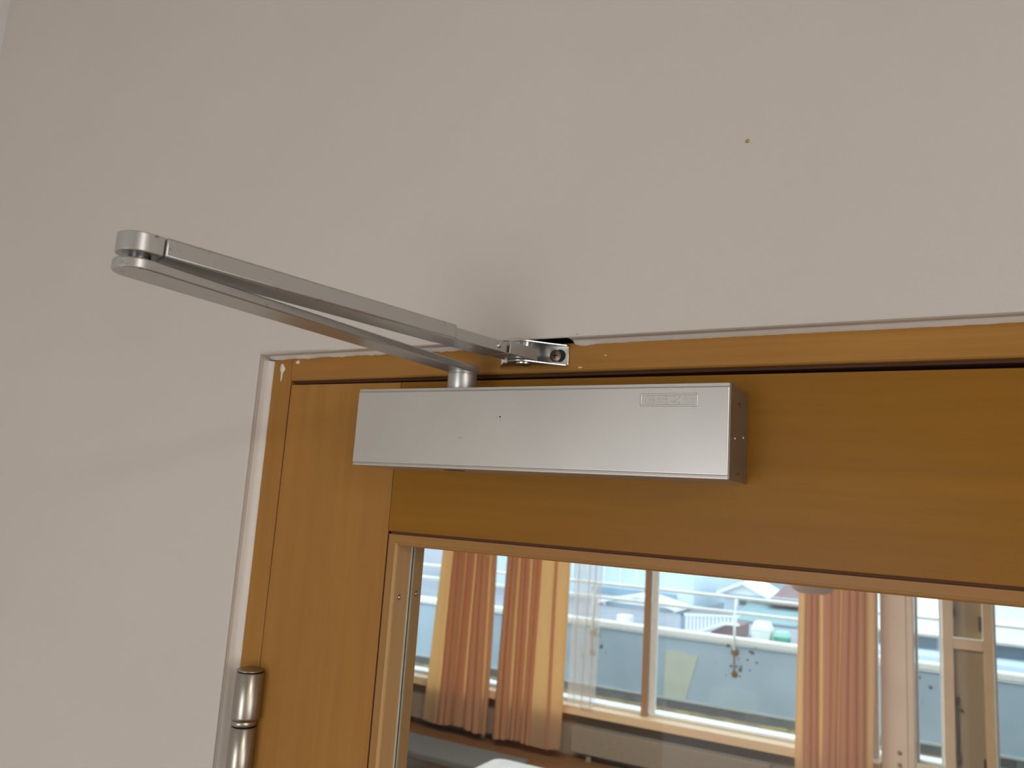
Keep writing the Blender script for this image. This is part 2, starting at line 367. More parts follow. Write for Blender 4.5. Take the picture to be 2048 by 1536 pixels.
# glazing beads: front (with moulded face) and rear
def bead(prof, side):                   # prof: (inward offset, depth)
    if side == 'l': f0 = lambda p: (JS + 0.0017 + p[0], p[1], GZ1 - 0.0016 - p[0]); f1 = lambda p: (JS + 0.0017 + p[0], p[1], GZ0 + p[0])
    if side == 't': f0 = lambda p: (JS + 0.0017 + p[0], p[1], GZ1 - 0.0016 - p[0]); f1 = lambda p: (GX1 - p[0], p[1], GZ1 - 0.0016 - p[0])
    if side == 'r': f0 = lambda p: (GX1 - p[0], p[1], GZ1 - 0.0016 - p[0]); f1 = lambda p: (GX1 - p[0], p[1], GZ0 + p[0])
    if side == 'b': f0 = lambda p: (JS + 0.0017 + p[0], p[1], GZ0 + p[0]); f1 = lambda p: (GX1 - p[0], p[1], GZ0 + p[0])
    return MB().prism(prof, f0, f1)
front = [(0, 0.0196), (0, 0.0027), (0.0063, 0.0027), (0.0063, 0.0001)] + [(0.0062 + 0.0026 * math.sin(t), 0.0026 - 0.0026 * math.cos(t)) for t in (0.35, 0.8, 1.2, 1.571)] + [(0.0088, 0.0196)]
rear = [(0, 0.0246), (0.0088, 0.0246), (0.0088, 0.0385), (0, 0.0385)]
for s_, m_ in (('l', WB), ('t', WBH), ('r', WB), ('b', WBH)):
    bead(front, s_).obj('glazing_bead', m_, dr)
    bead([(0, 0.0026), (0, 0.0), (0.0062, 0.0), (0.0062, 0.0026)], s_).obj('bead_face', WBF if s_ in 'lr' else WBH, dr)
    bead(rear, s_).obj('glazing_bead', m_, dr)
for s_ in 'ltrb':
    bead([(0.002, 0.0197), (0.0096, 0.0197), (0.0096, 0.0209), (0.002, 0.0209)], s_).obj('gasket', GASKET, dr)
    bead([(0.002, 0.0232), (0.0096, 0.0232), (0.0096, 0.0245), (0.002, 0.0245)], s_).obj('gasket', GASKET, dr)
    bead([(0.002, 0.0210), (0.0090, 0.0210), (0.0090, 0.0231), (0.002, 0.0231)], s_).obj('glass_edge', GEDGE, dr)
box('pane', GLASS, JS + 0.0102, GX1 - 0.009, 0.0212, 0.0230, GZ0 + 0.009, GZ1 - 0.0106, dr)
for y, z in ((0.0089, 1.8275), (0.0320, 1.8289), (0.0089, 1.55), (0.0320, 1.55)):
    sc = MB().lathe([(0.0019, -0.0004), (0.0019, 0.0002), (0.0013, 0.0007), (0.0004, 0.0008)], (JS + 0.0107, y, z), 'x', 16).obj('screw', STEEL, dr)
    MB().lathe([(0.0023, -0.0003), (0.0023, 0.00012)], (JS + 0.0104, y, z), 'x', 16).obj('screw_ring', BLACK, sc)
    MB().box(JS + 0.0112, JS + 0.0115, y - 0.0009, y + 0.0009, z - 0.0002, z + 0.0002).box(JS + 0.0112, JS + 0.0115, y - 0.0002, y + 0.0002, z - 0.0009, z + 0.0009).obj('screw_slot', BLACK, sc)
# hinges
def hinge(zt):
    hx, hy = -0.1190, -0.0085
    h = MB().lathe([(0.0098, -0.0003), (0.0116, 0.0), (0.0118, 0.002), (0.0118, 0.0370), (0.0112, 0.0377)], (hx, hy, zt - 0.0385), 'z', 40).obj('hinge', NICKEL, dr, label='nickel lift-off hinge barrel')
    def kn(nm, z0, z1, r): return MB().lathe([(r - 0.0008, z0), (r, z0 + 0.0008), (r, z1 - 0.0008), (r - 0.0008, z1)], (hx - (0.0118 - r), hy, 0), 'z', 40).obj(nm, NICKEL, h)
    kn('hinge_cap', zt - 0.0006, zt + 0.0016, 0.0112)
    kn('hinge_ring', zt - 0.0440, zt - 0.0390, 0.0104)
    kn('hinge_knuckle', zt - 0.108, zt - 0.0446, 0.0107)
    MB().box(-0.1198, -0.1135, -0.0005, 0.0012, zt - 0.108, zt - 0.041).obj('hinge_slot', BLACK, h)
    MB().box(hx - 0.002, hx + 0.002, hy + 0.004, 0.004, zt - 0.036, zt - 0.002).obj('hinge_leaf', NICKEL, h)
    return h
hinge(1.7535); hinge(0.35)

# ------------------------------------------------------------------ door closer
dc = thing('door_closer', (0.1435, 0, 1.985), 'silver overhead door closer with a folded arm above the glazed door', 'door closer')
bodyE = MB()
CL = 0.287
prof = [(-0.0448, 1.9868), (-0.0455, 1.9860), (-0.0455, 1.9290), (-0.0448, 1.9282), (-0.0002, 1.9282), (-0.0002, 1.9868)]
body = MB().prism(prof, lambda p: (0.0004, p[0], p[1]), lambda p: (CL - 0.0010, p[0], p[1])).obj('housing', SILVER, dc)
def sag(o): o.matrix_parent_inverse = Matrix.Translation(Vector((0.1435, 0, 1.985))).inverted(); return o
MB().box(0.0004, CL - 0.0008, -0.0466, -0.0450, 1.98535, 1.9868).box(0.0004, CL - 0.0008, -0.0466, -0.0450, 1.9282, 1.92975).obj('lip', SILVER, dc, 0.0003)
MB().box(0.0006, CL - 0.001, -0.0458, -0.0450, 1.9296, 1.9855).obj('cover_gap', SILVER, dc)
cov = MB().box(0.0, CL - 0.0008, -0.0470, -0.0452, 1.9303, 1.9848).obj('cover', SILVER, dc, 0.0010, 4)
capb = MB().prism([(-0.0462, 1.9868), (-0.0462, 1.9282), (-0.0002, 1.9282), (-0.0002, 1.9868)], lambda p: (CL - 0.0009, p[0], p[1]), lambda p: (CL, p[0], p[1])).obj('end_cap', SILVER_CAP, dc, 0.0003, 2)
for y, z in ((-0.0344, 1.9540), (-0.0116, 1.9570)):
    MB().lathe([(0.0011, 0.0), (0.0010, 0.0004), (0.0003, 0.0007)], (CL, y, z), 'x', 14).obj('rivet', STEEL, capb)
for z in (1.9735, 1.9372):
    a0, a1 = (0.5, 2.3) if z > 1.95 else (-2.0, -1.2)
    po = arc(-0.024, z, 0.0042, a0, a1, 12) + arc(-0.024, z, 0.0037, a1, a0, 12)
    MB().prism(po, lambda p: (CL - 0.0002, p[0], p[1]), lambda p: (CL + 0.00012, p[0], p[1])).obj('hole_rim', BLACK, capb)
box('slot', BLACK, 0.0735, 0.0885, -0.030, -0.0235, 1.9279, 1.9284, dc)
# embossed lettering in its frame
LX0, LX1, LZ0, LZ1, LY = 0.2297, 0.2669, 1.9722, 1.9806, -0.0470
def rrect(x0, x1, z0, z1, r):
    return arc(x1 - r, z1 - r, r, 0, R(90), 5) + arc(x0 + r, z1 - r, r, R(90), R(180), 5) + arc(x0 + r, z0 + r, r, R(180), R(270), 5) + arc(x1 - r, z0 + r, r, R(270), R(360), 5)
def ring(o, i, y0, y1):
    n = len(o); m = MB()
    mid = [((a[0] + b[0]) / 2, (a[1] + b[1]) / 2) for a, b in zip(o, i)]
    vs = [(p[0], y0, p[1]) for p in o] + [(p[0], y1, p[1]) for p in mid] + [(p[0], y0, p[1]) for p in i]
    fs = [(k, (k + 1) % n, n + (k + 1) % n, n + k) for k in range(n)] + [(n + k, n + (k + 1) % n, 2 * n + (k + 1) % n, 2 * n + k) for k in range(n)]
    return m.add(vs, fs, True)
ring(rrect(LX0, LX1, LZ0, LZ1, 0.0011), rrect(LX0 + 0.0011, LX1 - 0.0011, LZ0 + 0.0011, LZ1 - 0.0011, 0.0005), LY + 0.00002, LY - 0.0008).obj('logo_frame', SILVER, cov)
T = 0.00105
z0, z1 = 1.97385, 1.97895; zm = (z0 + z1) / 2; lw = 0.0070; V = T * 1.25; H = T / 2
OUT = {'E': [(0, z0), (lw, z0), (lw, z0 + T), (V, z0 + T), (V, zm - H), (lw, zm - H), (lw, zm + H), (V, zm + H), (V, z1 - T), (lw, z1 - T), (lw, z1), (0, z1)],
       'Z': [(0, z0), (lw, z0), (lw, z0 + T), (0.0024, z0 + T), (lw, z1 - T * 0.95), (lw, z1), (0, z1), (0, z1 - T), (lw - 0.0024, z1 - T), (0, z0 + T * 0.95)],
       'G': [(0.0009, z0), (lw - 0.0003, z0), (lw, z0 + 0.0003), (lw, zm + H), (lw * 0.48, zm + H), (lw * 0.48, zm - H), (lw - V, zm - H), (lw - V, z0 + T), (V + 0.0003, z0 + T), (V, z0 + T + 0.0003),
             (V, z1 - T - 0.0003), (V + 0.0003, z1 - T), (lw, z1 - T), (lw, z1), (0.0009, z1), (0, z1 - 0.0009), (0, z0 + 0.0009)]}
def letter(k, x):
    return MB().prism(OUT[k], lambda p: (x + p[0], LY + 0.0001, p[1]), lambda p: (x + p[0], LY - 0.0006, p[1])).obj('letter', SILVER, cov, 0.00022, 2)
for i, k in enumerate('GEZE'): letter(k, 0.2321 + i * 0.00845)
# small dings on the cover
for x, z, w, h in ((0.1279, 1.9654, 0.0013, 0.0012), (0.1252, 1.9650, 0.0006, 0.0005), (0.1285, 1.9632, 0.0006, 0.0006), (0.0962, 1.9503, 0.0026, 0.0004)):
    blob((x, -0.0470, z), w / 2, h / 2, 'scratch', JOINT if h > 0.001 else m_plain('scuff_grey', (0.2, 0.18, 0.16), 0.6), cov, 0, int(x * 1e4) % 7)
# dent marks on the upper lip
for x, w in ((0.0075, 0.0022), (0.0125, 0.003)):
    MB().box(x, x + w, -0.04585, -0.0440, 1.98655, 1.98695).obj('scratch', BLACK, body)
dc.rotation_euler = (0, SAG, 0)

# arm pieces (built level: they turn on the spindle)
SP = Vector((0.0815, -0.027)); EL = Vector((0.0609, -0.2893))
def frame2(a, b):
    d = (b - a).normalized(); return d, Vector((d.y, -d.x))
def armpoly(a, b, poly, z0, z1, zslope=0.0):
    d, n = frame2(a, b); L = (b - a).length
    g = lambda p, z: (a.x + d.x * p[0] + n.x * p[1], a.y + d.y * p[0] + n.y * p[1], z + zslope * p[0] / L)
    return MB().prism(poly, lambda p: g(p, z0), lambda p: g(p, z1))
unsag = Matrix.Translation(Vector((0.1435, 0, 1.985))) @ Matrix.Rotation(SAG, 4, 'Y')
def level(o):
    o.data.polygons.foreach_set('use_smooth', [True] * len(o.data.polygons)); o.data.set_sharp_from_angle(angle=R(30))
    o.matrix_parent_inverse = unsag.inverted() if o.parent == dc else Matrix.Identity(4); return o
ZA = 2.0018
level(MB().lathe([(0.0106, 1.9862), (0.0110, 1.9870), (0.0110, 1.9996), (0.0106, 1.9999), (0.0106, 2.0004), (0.0110, 2.0007), (0.0110, ZA)], (SP.x, SP.y, 0), 'z', 40).obj('spindle', SILVER_ARM, dc))
L1 = (SP - EL).length
w0, w1 = 0.0232 / 2, 0.0190 / 2
pm = arc(0, 0, w0, R(90), R(270), 18) + [(L1 - 0.004, -w1)] + arc(L1 + 0.0065, -w1 + 0.003, 0.003, R(270), R(360), 4) + arc(L1 + 0.0065, w1 - 0.003, 0.003, 0, R(90), 4) + [(L1 - 0.004, w1)]
level(armpoly(EL, SP, pm, ZA, ZA + 0.0053).obj('main_arm', SILVER_ARM, dc, 0.0007, 2))
level(MB().lathe([(0.0050, 2.0068), (0.0050, 2.0118)], (EL.x, EL.y, 0), 'z', 24).obj('elbow_pin', m_metal('dark_pin', (0.2, 0.2, 0.2), 0.35), dc))
PV = Vector((0.1303, -0.015)); ZF, FS = 2.0104, -0.0013
L2 = (PV - EL).length; hw = 0.0112; SE = 0.2000
pcap = arc(0, 0, hw, R(90), R(270), 20) + [(0.0066, -hw), (0.0066, hw)]
fa_cap = level(armpoly(EL, PV, pcap, ZF, ZF + 0.0095, FS).obj('elbow_cap', SILVER_ARM, dc, 0.0005, 2))
fa = level(armpoly(EL, PV, [(0.0072, -hw), (SE, -hw), (SE, hw), (0.0072, hw)], ZF, ZF + 0.0100, FS).obj('forearm', SILVER_ARM, dc, 0.0012, 3, label='sleeve half of the folding arm'))
level(armpoly(EL, PV, [(-0.002, -0.005), (0.02, -0.005), (0.02, 0.005), (-0.002, 0.005)], ZF + 0.002, ZF + 0.008, FS).obj('tenon', BLACK, fa_cap))
hi = 0.0107
bx = L2 - 0.0345
rod = level(armpoly(EL, PV, [(SE - 0.01, -hi), (bx, -hi), (bx, hi), (SE - 0.01, hi)], ZF + 0.0004, ZF + 0.0083, FS).obj('forearm_rod', SILVER_ARM, dc, 0.0004, 2))
d2, n2 = frame2(EL, PV)
rp = EL + d2 * (bx - 0.008) + n2 * hi
level(MB().lathe([(0.0021, -0.0002), (0.0020, 0.0005), (0.0012, 0.0010), (0.0003, 0.0012)], (rp.x, rp.y, ZF - 0.0013 + 0.0046), 'x', 16).obj('rivet', STEEL, rod))
for q, wd in ((bx - 0.031, 0.006), (bx - 0.018, 0.003)):
    c = EL + d2 * q - n2 * 0.0
    level(armpoly(c, c + d2, [(0, 0.002), (wd, 0.002), (wd, 0.0035), (0, 0.0035)], ZF - 0.0013 + 0.00035, ZF - 0.0013 + 0.0009).obj('notch', STEEL, rod))
# pivot block between the bracket flanges
PB = Vector((0.1288, -0.0180)); BD = Vector((0.1220, -0.0458))
db, nb = frame2(BD, PB); LB = (PB - BD).length
level(armpoly(BD, PB, [(0.0010, -0.0104), (0.0010, 0.0104)] + [(LB + 0.0104 * math.cos(t) * 0.75, 0.0104 * math.sin(t)) for t in [R(90 - 18 * k) for k in range(11)]], 2.0106, 2.0196).obj('pivot_block', SILVER_ARM, dc, 0.0004, 2))
level(armpoly(BD, PB, [(-0.006, -0.006), (0.004, -0.006), (0.004, 0.006), (-0.006, 0.006)], 2.0118, 2.0172).obj('pivot_tongue', BLACK, dc))
# bracket screwed to the frame head
br = level(box('bracket', STEEL, 0.0995, 0.1567, -0.0018, -0.0001, 2.0094, 2.0250, dc, 0.0004))
fl = [(0.0995, -0.0014), (0.1010, -0.0058), (0.1070, -0.0140), (0.1150, -0.0232)] + [(0.1272 + 0.0112 * math.cos(t), -0.0182 + 0.0112 * math.sin(t)) for t in [R(205 + 14 * k) for k in range(9)]] + [(0.1455, -0.0150), (0.1567, -0.0050), (0.1567, -0.0014)]
def shift(o): return level(o)
shift(MB().prism(fl, lambda p: (p[0], p[1], 2.0088), lambda p: (p[0], p[1], 2.0102)).obj('flange', STEEL, br, 0.0004, 2))
shift(MB().prism(fl, lambda p: (p[0], p[1], 2.0236), lambda p: (p[0], p[1], 2.0250)).obj('flange', STEEL, br, 0.0004, 2))
shift(MB().lathe([(0.0055, 2.0080), (0.0060, 2.0083), (0.0060, 2.0090)], (0.1280, -0.0180, 0), 'z', 28).obj('pivot_rivet', STEEL, br))
shift(MB().lathe([(0.0065, 2.0101), (0.0065, 2.0107)], (0.1285, -0.0180, 0), 'z', 28).obj('washer', STEEL, br))
shift(MB().lathe([(0.0042, 2.0190), (0.0042, 2.0240)], (0.1288, -0.0180, 0), 'z', 20).obj('pivot_pin', STEEL, br))
bs = shift(MB().lathe([(0.0047, 0.0), (0.0046, -0.0008), (0.0030, -0.0014), (0.0006, -0.0016)], (0.1463, -0.0018, 2.0174), 'y', 26).obj('screw', BRONZE, br, label='dark bronze cross-head screw'))
MB2 = MB().box(0.1463 - 0.0021, 0.1463 + 0.0021, -0.00345, -0.0030, 2.0174 - 0.00045, 2.0174 + 0.00045).box(0.1463 - 0.00045, 0.1463 + 0.00045, -0.00345, -0.0030, 2.0174 - 0.0021, 2.0174 + 0.0021)
o = MB2.obj('screw_slot', BLACK, br); level(o)
shift(MB().lathe([(0.0048, 0.0), (0.0048, -0.0002)], (0.1496, -0.0018, 2.0174), 'y', 26).obj('screw_hole', BLACK, br))

# ------------------------------------------------------------------ far room: window wall
WY = 6.03
pier = MB().box(-4.95, 3.1, WY, 6.20, FZ, 0.27).box(-4.95, 3.1, WY, 6.20, 2.45, 2.75)
tag(pier.obj('wall_back', WALLFAR, None, kind='structure'), 'low wall under the tall windows of the far room', 'wall')
sill = box('trim_2', SILLW, -4.95, -0.055, 5.905, 6.05, 0.272, 0.342, None, 0.006, kind='structure'); tag(sill, 'pale wooden window sill running under the tall windows', 'window sill')
def window(n, x0, x1, label, st=0.046, zb=0.342):
    w = thing('window_%d' % n, ((x0 + x1) / 2, WY + 0.05, zb), label, 'window', kind='structure')
    y0, y1 = WY + 0.015, WY + 0.065
    box('stile', WINW, x0, x0 + st, y0, y1, zb, 2.449, w, 0.006); box('stile', WINW, x1 - st, x1, y0, y1, zb, 2.449, w, 0.006)
    box('rail', WINW, x0 + st, x1 - st, y0, y1, zb, zb + 0.024, w, 0.008); box('outer_sill', WINW, x0, x1, y1 + 0.001, y1 + 0.16, zb - 0.01, zb + 0.012, w, 0.004); box('rail', WINW, x0 + st, x1 - st, y0, y1, 2.40, 2.449, w, 0.006)
    box('pane', GLASSW, x0 + st - 0.004, x1 - st + 0.004, y0 + 0.022, y0 + 0.028, zb + 0.020, 2.404, w)
    return w
window(1, -4.90, -3.120, 'tall white framed window left of the first orange curtain')
window(2, -3.060, -1.800, 'tall white framed window between the second curtain and the wooden mullion')
window(3, -1.786, -0.070, 'wide white framed window between the wooden mullion and the third curtain')
window(4, 0.168, 0.342, 'narrow window between the pale pillar and the panelled shutter', 0.02, 0.36)
window(5, 0.648, 2.60, 'window right of the panelled shutter at the picture edge', 0.02, 0.36)
for n, (x0, x1, lb) in enumerate(((-3.118, -3.062, 'wooden mullion between the two left curtains'), (-1.836, -1.788, 'brown wooden mullion between the two middle windows'))):
    tag(box('trim_%d' % (n + 3), WINWOOD, x0, x1, 5.99, 6.0435, 0.3425, 2.4495, None, 0.004, kind='structure'), lb, 'mullion')
pl = thing('pillar', (0.08, WY, 0.27), 'pale pinkish window pillar with two bolts near its foot', 'pillar', kind='structure')
MB().box(-0.050, 0.166, 5.93, 6.06, 0.2705, 2.4495).obj('shaft', POSTP, pl, 0.012, 3)
MB().box(0.002, 0.118, 5.922, 5.9305, 0.2705, 2.4495).obj('face_board', POSTP, pl, 0.003)
for z in (0.436, 0.356):
    MB().lathe([(0.016, 0), (0.015, -0.006), (0.006, -0.010)], (0.066, 5.922, z), 'y', 18).obj('bolt', CREAMD, pl)
sh = thing('panelled_shutter', (0.495, WY, 0.27), 'narrow cream panelled shutter with dark bolts between two windows', 'shutter')
box('stile', CREAM, 0.344, 0.409, 5.985, 6.03, 0.2705, 2.4495, sh, 0.004)
box('stile', CREAM, 0.588, 0.646, 5.985, 6.03, 0.2705, 2.4495, sh, 0.004)
box('rail', CREAM, 0.4095, 0.5875, 5.988, 6.03, 1.168, 1.240, sh, 0.004)
box('rail', CREAM, 0.4095, 0.5875, 5.988, 6.03, 0.2705, 0.33, sh, 0.004)
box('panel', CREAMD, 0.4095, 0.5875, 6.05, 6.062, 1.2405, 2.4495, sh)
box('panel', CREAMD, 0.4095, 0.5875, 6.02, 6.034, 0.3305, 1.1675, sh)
IRON = m_metal('dark_iron', (0.13, 0.11, 0.08), 0.5)
rd = MB().tube((0.427, 6.008, 0.40), (0.427, 6.008, 0.84), 0.006).obj('bolt_rod', IRON, sh)
MB().lathe([(0.010, 0.0), (0.012, 0.03), (0.010, 0.05)], (0.427, 6.008, 0.80), 'z', 14).obj('rod_guide', IRON, rd)
MB().tube((0.427, 6.004, 0.775), (0.458, 5.995, 0.760), 0.010).obj('lever', IRON, rd)
MB().lathe([(0.009, 0.0), (0.011, 0.03), (0.009, 0.06)], (0.430, 6.008, 0.415), 'z', 14).obj('rod_guide', IRON, rd)
for x, z, h in ((0.4185, 1.38, 0.06), (0.572, 1.30, 0.10), (0.577, 0.40, 0.07)):
    box('hinge', IRON, x - 0.006, x + 0.006, 6.000, 6.05 if z > 1.2 else 6.02, z, z + h, sh, 0.002)
# radiators under the sill
def radiator(x0, x1, label):
    r = thing('radiator', ((x0 + x1) / 2, 5.95, FZ), label, 'radiator')
    box('panel', RADI, x0, x1, 5.905, 5.925, -0.02, 0.185, r, 0.006)
    f = MB(); k = x0 + 0.02
    while k < x1 - 0.02: f.box(k, k + 0.004, 5.926, 5.985, -0.01, 0.175); k += 0.03
    f.obj('fins', RADI, r, kind='stuff')
    box('back_panel', RADI, x0, x1, 5.986, 6.003, -0.02, 0.18, r, 0.004)
    for x in (x0 + 0.15, x1 - 0.15): box('foot', RADI, x - 0.02, x + 0.02, 5.93, 5.98, FZ, -0.01, r, 0.003)
    MB().tube((x1 + 0.001, 5.955, 0.15), (x1 + 0.06, 5.955, 0.15), 0.012).tube((x1 + 0.06, 5.955, FZ), (x1 + 0.06, 5.955, 0.15), 0.010).obj('pipe', RADI, r)
    return r
radiator(-4.80, -3.12, 'low cream radiator under the sill behind the left curtain')
radiator(-2.40, -0.80, 'low cream radiator under the sill of the middle window')

# ------------------------------------------------------------------ curtains
def curtain(name, m, xt0, xt1, xb0, xb1, y, z0, z1, strips, amp, seed, label, cat='curtain', group=None):
    """strips: (share of the width, layers); 1 = a single taut layer, 3 = a closed pleat"""
    rnd = random.Random(seed); tot = sum(w for w, _ in strips); wid = abs(xt1 - xt0); path = []; x = 0.0
    for w, l in strips:
        w = w / tot * wid
        if l == 1:
            for q in range(5): path.append((x + w * q / 5, amp * 0.35 * math.sin(math.pi * q / 5)))
        else:
            n = max(1, round(w / 0.055)); s_ = w / n
            for _ in range(n):
                a = amp * rnd.uniform(0.6, 1.25); o = rnd.uniform(0.75, 1.1)
                path += [(x, 0.0), (x + s_ * 0.45, -a), (x + s_ * 0.95 * o, -a * 0.75), (x + s_ * 0.98, -a * 0.1), (x + s_ * 0.5, a * 0.25),
                         (x + s_ * 0.04, a * 0.45), (x + s_ * 0.10, a * 0.95), (x + s_ * 0.6, a)]
                x += s_
            x -= w
        x += w
    path.append((wid, 0.0))
    P = [Vector((p[0], p[1])) for p in path]; pts = []
    for i in range(len(P) - 1):                      # Catmull-Rom smoothing
        a, b, c, d = P[max(0, i - 1)], P[i], P[i + 1], P[min(len(P) - 1, i + 2)]
        for t in (0, 0.25, 0.5, 0.75):
            pts.append(0.5 * ((2 * b) + (c - a) * t + (2 * a - 5 * b + 4 * c - d) * t * t + (3 * b - a - 3 * c + d) * t ** 3))
    pts.append(P[-1]); nv = 12; vs = []; w = len(pts)
    for j in range(nv + 1):
        t = j / nv; z = z1 + (z0 - z1) * t
        for p in pts:
            u = p.x / wid; hang = 0.012 * math.sin(u * 9 + seed) if j == nv else 0
            vs.append(((xt0 + (xt1 - xt0) * u) * (1 - t) + (xb0 + (xb1 - xb0) * u) * t + 0.006 * math.sin(5 * t + 11 * u), y + p.y * (1 + 0.15 * math.sin(3 * t + 8 * u)), z + hang))
    fs = [(j * w + i, j * w + i + 1, (j + 1) * w + i + 1, (j + 1) * w + i) for j in range(nv) for i in range(w - 1)]
    o = MB().add(vs, fs, True).obj(name, m)
    return tag(o, label, cat, group)
CB = 0.01
G_ = 'orange beige curtains of the far room'
curtain('curtain', CURT, -3.70, -3.165, -3.81, -3.150, 5.79, CB, 2.50, [(16, 1), (5, 1), (17, 3), (3, 3), (2, 1), (14, 3), (3.5, 1), (22, 3), (5, 1), (6, 3)], 0.030, 3, 'leftmost orange beige curtain nearest the hinge side of the pane', group=G_)
curtain('curtain', CURT, -3.035, -2.425, -3.075, -2.44, 5.78, CB - 0.01, 2.50, [(20, 3), (5, 1), (14, 3), (3.5, 1), (14, 3), (22, 1), (4, 3), (18, 1)], 0.030, 11, 'second orange curtain, left of the sheer panel and mullion', group=G_)
curtain('curtain', CURT, -0.575, -0.052, -0.60, -0.100, 5.77, CB, 2.50, [(9, 1), (15, 3), (4.5, 1), (16, 3), (3, 1), (26, 3), (8, 1)], 0.032, 6, 'third orange curtain, beside the pale window pillar', group=G_)
curtain('sheer_curtain', SHEER, -2.43, -2.155, -2.43, -2.185, 5.865, 0.36, 2.50, [(5, 1), (1, 3), (8, 1), (1, 3), (6, 1), (1, 3), (5, 1)], 0.012, 5, 'thin white sheer panel right of the second curtain', cat='sheer curtain')
rl = MB().tube((-4.9, 5.80, 2.53), (2.9, 5.80, 2.53), 0.014).obj('curtain_rail', WINW); tag(rl, 'white curtain rail above the far room windows', 'curtain rail')
for x in (-4.7, -2.2, 0.3, 2.7): MB().tube((x, 5.80, 2.54), (x, 5.80, 2.755), 0.008).obj('hanger', WINW, rl)

# ------------------------------------------------------------------ far room furniture and lamp
LPX, LPY = -0.025, 2.5
lp = thing('pendant_lamp', (LPX, LPY, 2.75), 'white pendant lamp bowl just showing below the top glazing bead', 'lamp')
MB().lathe([(0.020, -1.062), (0.045, -1.060), (0.064, -1.050), (0.082, -1.030), (0.097, -0.985), (0.097, -0.94), (0.080, -0.89), (0.03, -0.86)], (LPX, LPY, 2.75), 'z', 36).obj('shade', OPAL, lp)
MB().tube((LPX, LPY, 1.885), (LPX, LPY, 2.72), 0.004).obj('cord', WINW, lp)
MB().lathe([(0.04, -0.03), (0.05, 0.0)], (LPX, LPY, 2.75), 'z', 24).obj('ceiling_rose', WINW, lp)
bn = thing('bench', (-3.0, 4.95, FZ), 'dark grey low bench on the brown floor under the left curtains', 'bench')
box('seat', DGREY, -4.55, -2.35, 4.64, 5.05, 0.06, 0.12, bn, 0.015)
for x in (-4.45, -2.5):
    for y in (4.70, 4.99): box('leg', DGREY, x, x + 0.05, y - 0.02, y + 0.02, FZ, 0.062, bn, 0.004)
tb = thing('table', (-1.1, 2.65, FZ), 'light grey round-cornered table in front of the dark bench', 'table')
TX0, TX1, TY0, TY1, TZ = -1.515, -0.55, 2.05, 3.005, 0.75
MB().prism(rrect(TX0, TX1, TY0, TY1, 0.055), lambda p: (p[0], p[1], TZ - 0.028), lambda p: (p[0], p[1], TZ)).obj('tabletop', LGREY, tb, 0.006, 3)
for x in (TX0 + 0.06, TX1 - 0.10):
    for y in (TY0 + 0.06, TY1 - 0.10): MB().tube((x + 0.02, y + 0.02, FZ), (x + 0.02, y + 0.02, TZ - 0.026), 0.018).obj('leg', NICKEL, tb)

# ------------------------------------------------------------------ terrace, parapet and railing
tf = tag(box('floor', TERR, -9, 6, 6.20, 8.5, -0.30, -0.112, kind='structure'), 'mossy brown terrace floor outside the windows', 'floor')
PY = 8.5
pw = tag(box('wall_front', PARA, -9, 6, PY, PY + 0.16, -0.95, 0.63, kind='structure'), 'blue grey rendered terrace parapet under the white railing', 'wall')
box('coping', RAILW, -9, 6, PY - 0.03, PY + 0.10, 0.648, 0.728, pw, 0.02)
box('ledge', m_plain('ledge_pale', (0.50, 0.53, 0.50), 0.9), -9, 6, PY - 0.018, PY - 0.0005, -0.030, -0.004, pw, 0.004)
k = -9.0; rp_ = random.Random(4)
while k < 6:
    w_ = rp_.uniform(0.55, 0.95); g_ = rp_.uniform(0.7, 1.35)
    box('plinth_slab', m_plain('plinth_tone', (0.155 * g_, 0.165 * g_, 0.17 * g_), 0.9, var=0.2, scale=6), k, min(6, k + w_ - 0.006), PY - 0.012, PY - 0.0005, -0.111, -0.031, pw)
    k += w_
MB().prism([(-2.44, 0.0), (-2.19, 0.0), (-2.06, 0.49), (-2.16, 0.47), (-2.22, 0.50), (-2.42, 0.50)], lambda p: (p[0], PY - 0.006, p[1]), lambda p: (p[0], PY - 0.0005, p[1])).obj('render_patch', PATCH, pw, label='yellowish repaired patch of render')
MB().prism([(-1.95, 0.0), (-1.42, 0.0), (-1.38, 0.14), (-1.5, 0.20), (-1.92, 0.17)], lambda p: (p[0], PY - 0.005, p[1]), lambda p: (p[0], PY - 0.0005, p[1])).obj('render_patch', PATCHB, pw)
ml = random.Random(12)
mo = MB()
for _ in range(70):
    x = ml.uniform(-6, 2); r = ml.uniform(0.02, 0.10); y = PY - 0.03 - abs(ml.gauss(0, 0.12)) - 0.07
    mo.lathe([(r, 0), (r * 0.7, 0.010), (r * 0.2, 0.016)], (x, y, -0.112), 'z', 8)
tag(mo.obj('moss', MOSS, None, kind='stuff'), 'yellow green moss tufts along the foot of the parapet', 'moss')
ra = thing('balcony_railing', (-1.5, PY, 0.73), 'white two bar railing on top of the terrace parapet', 'railing')
for z in (1.145, 0.984): MB().tube((-9, PY + 0.03, z), (6, PY + 0.03, z), 0.020, 12).obj('rail', RAILW, ra)
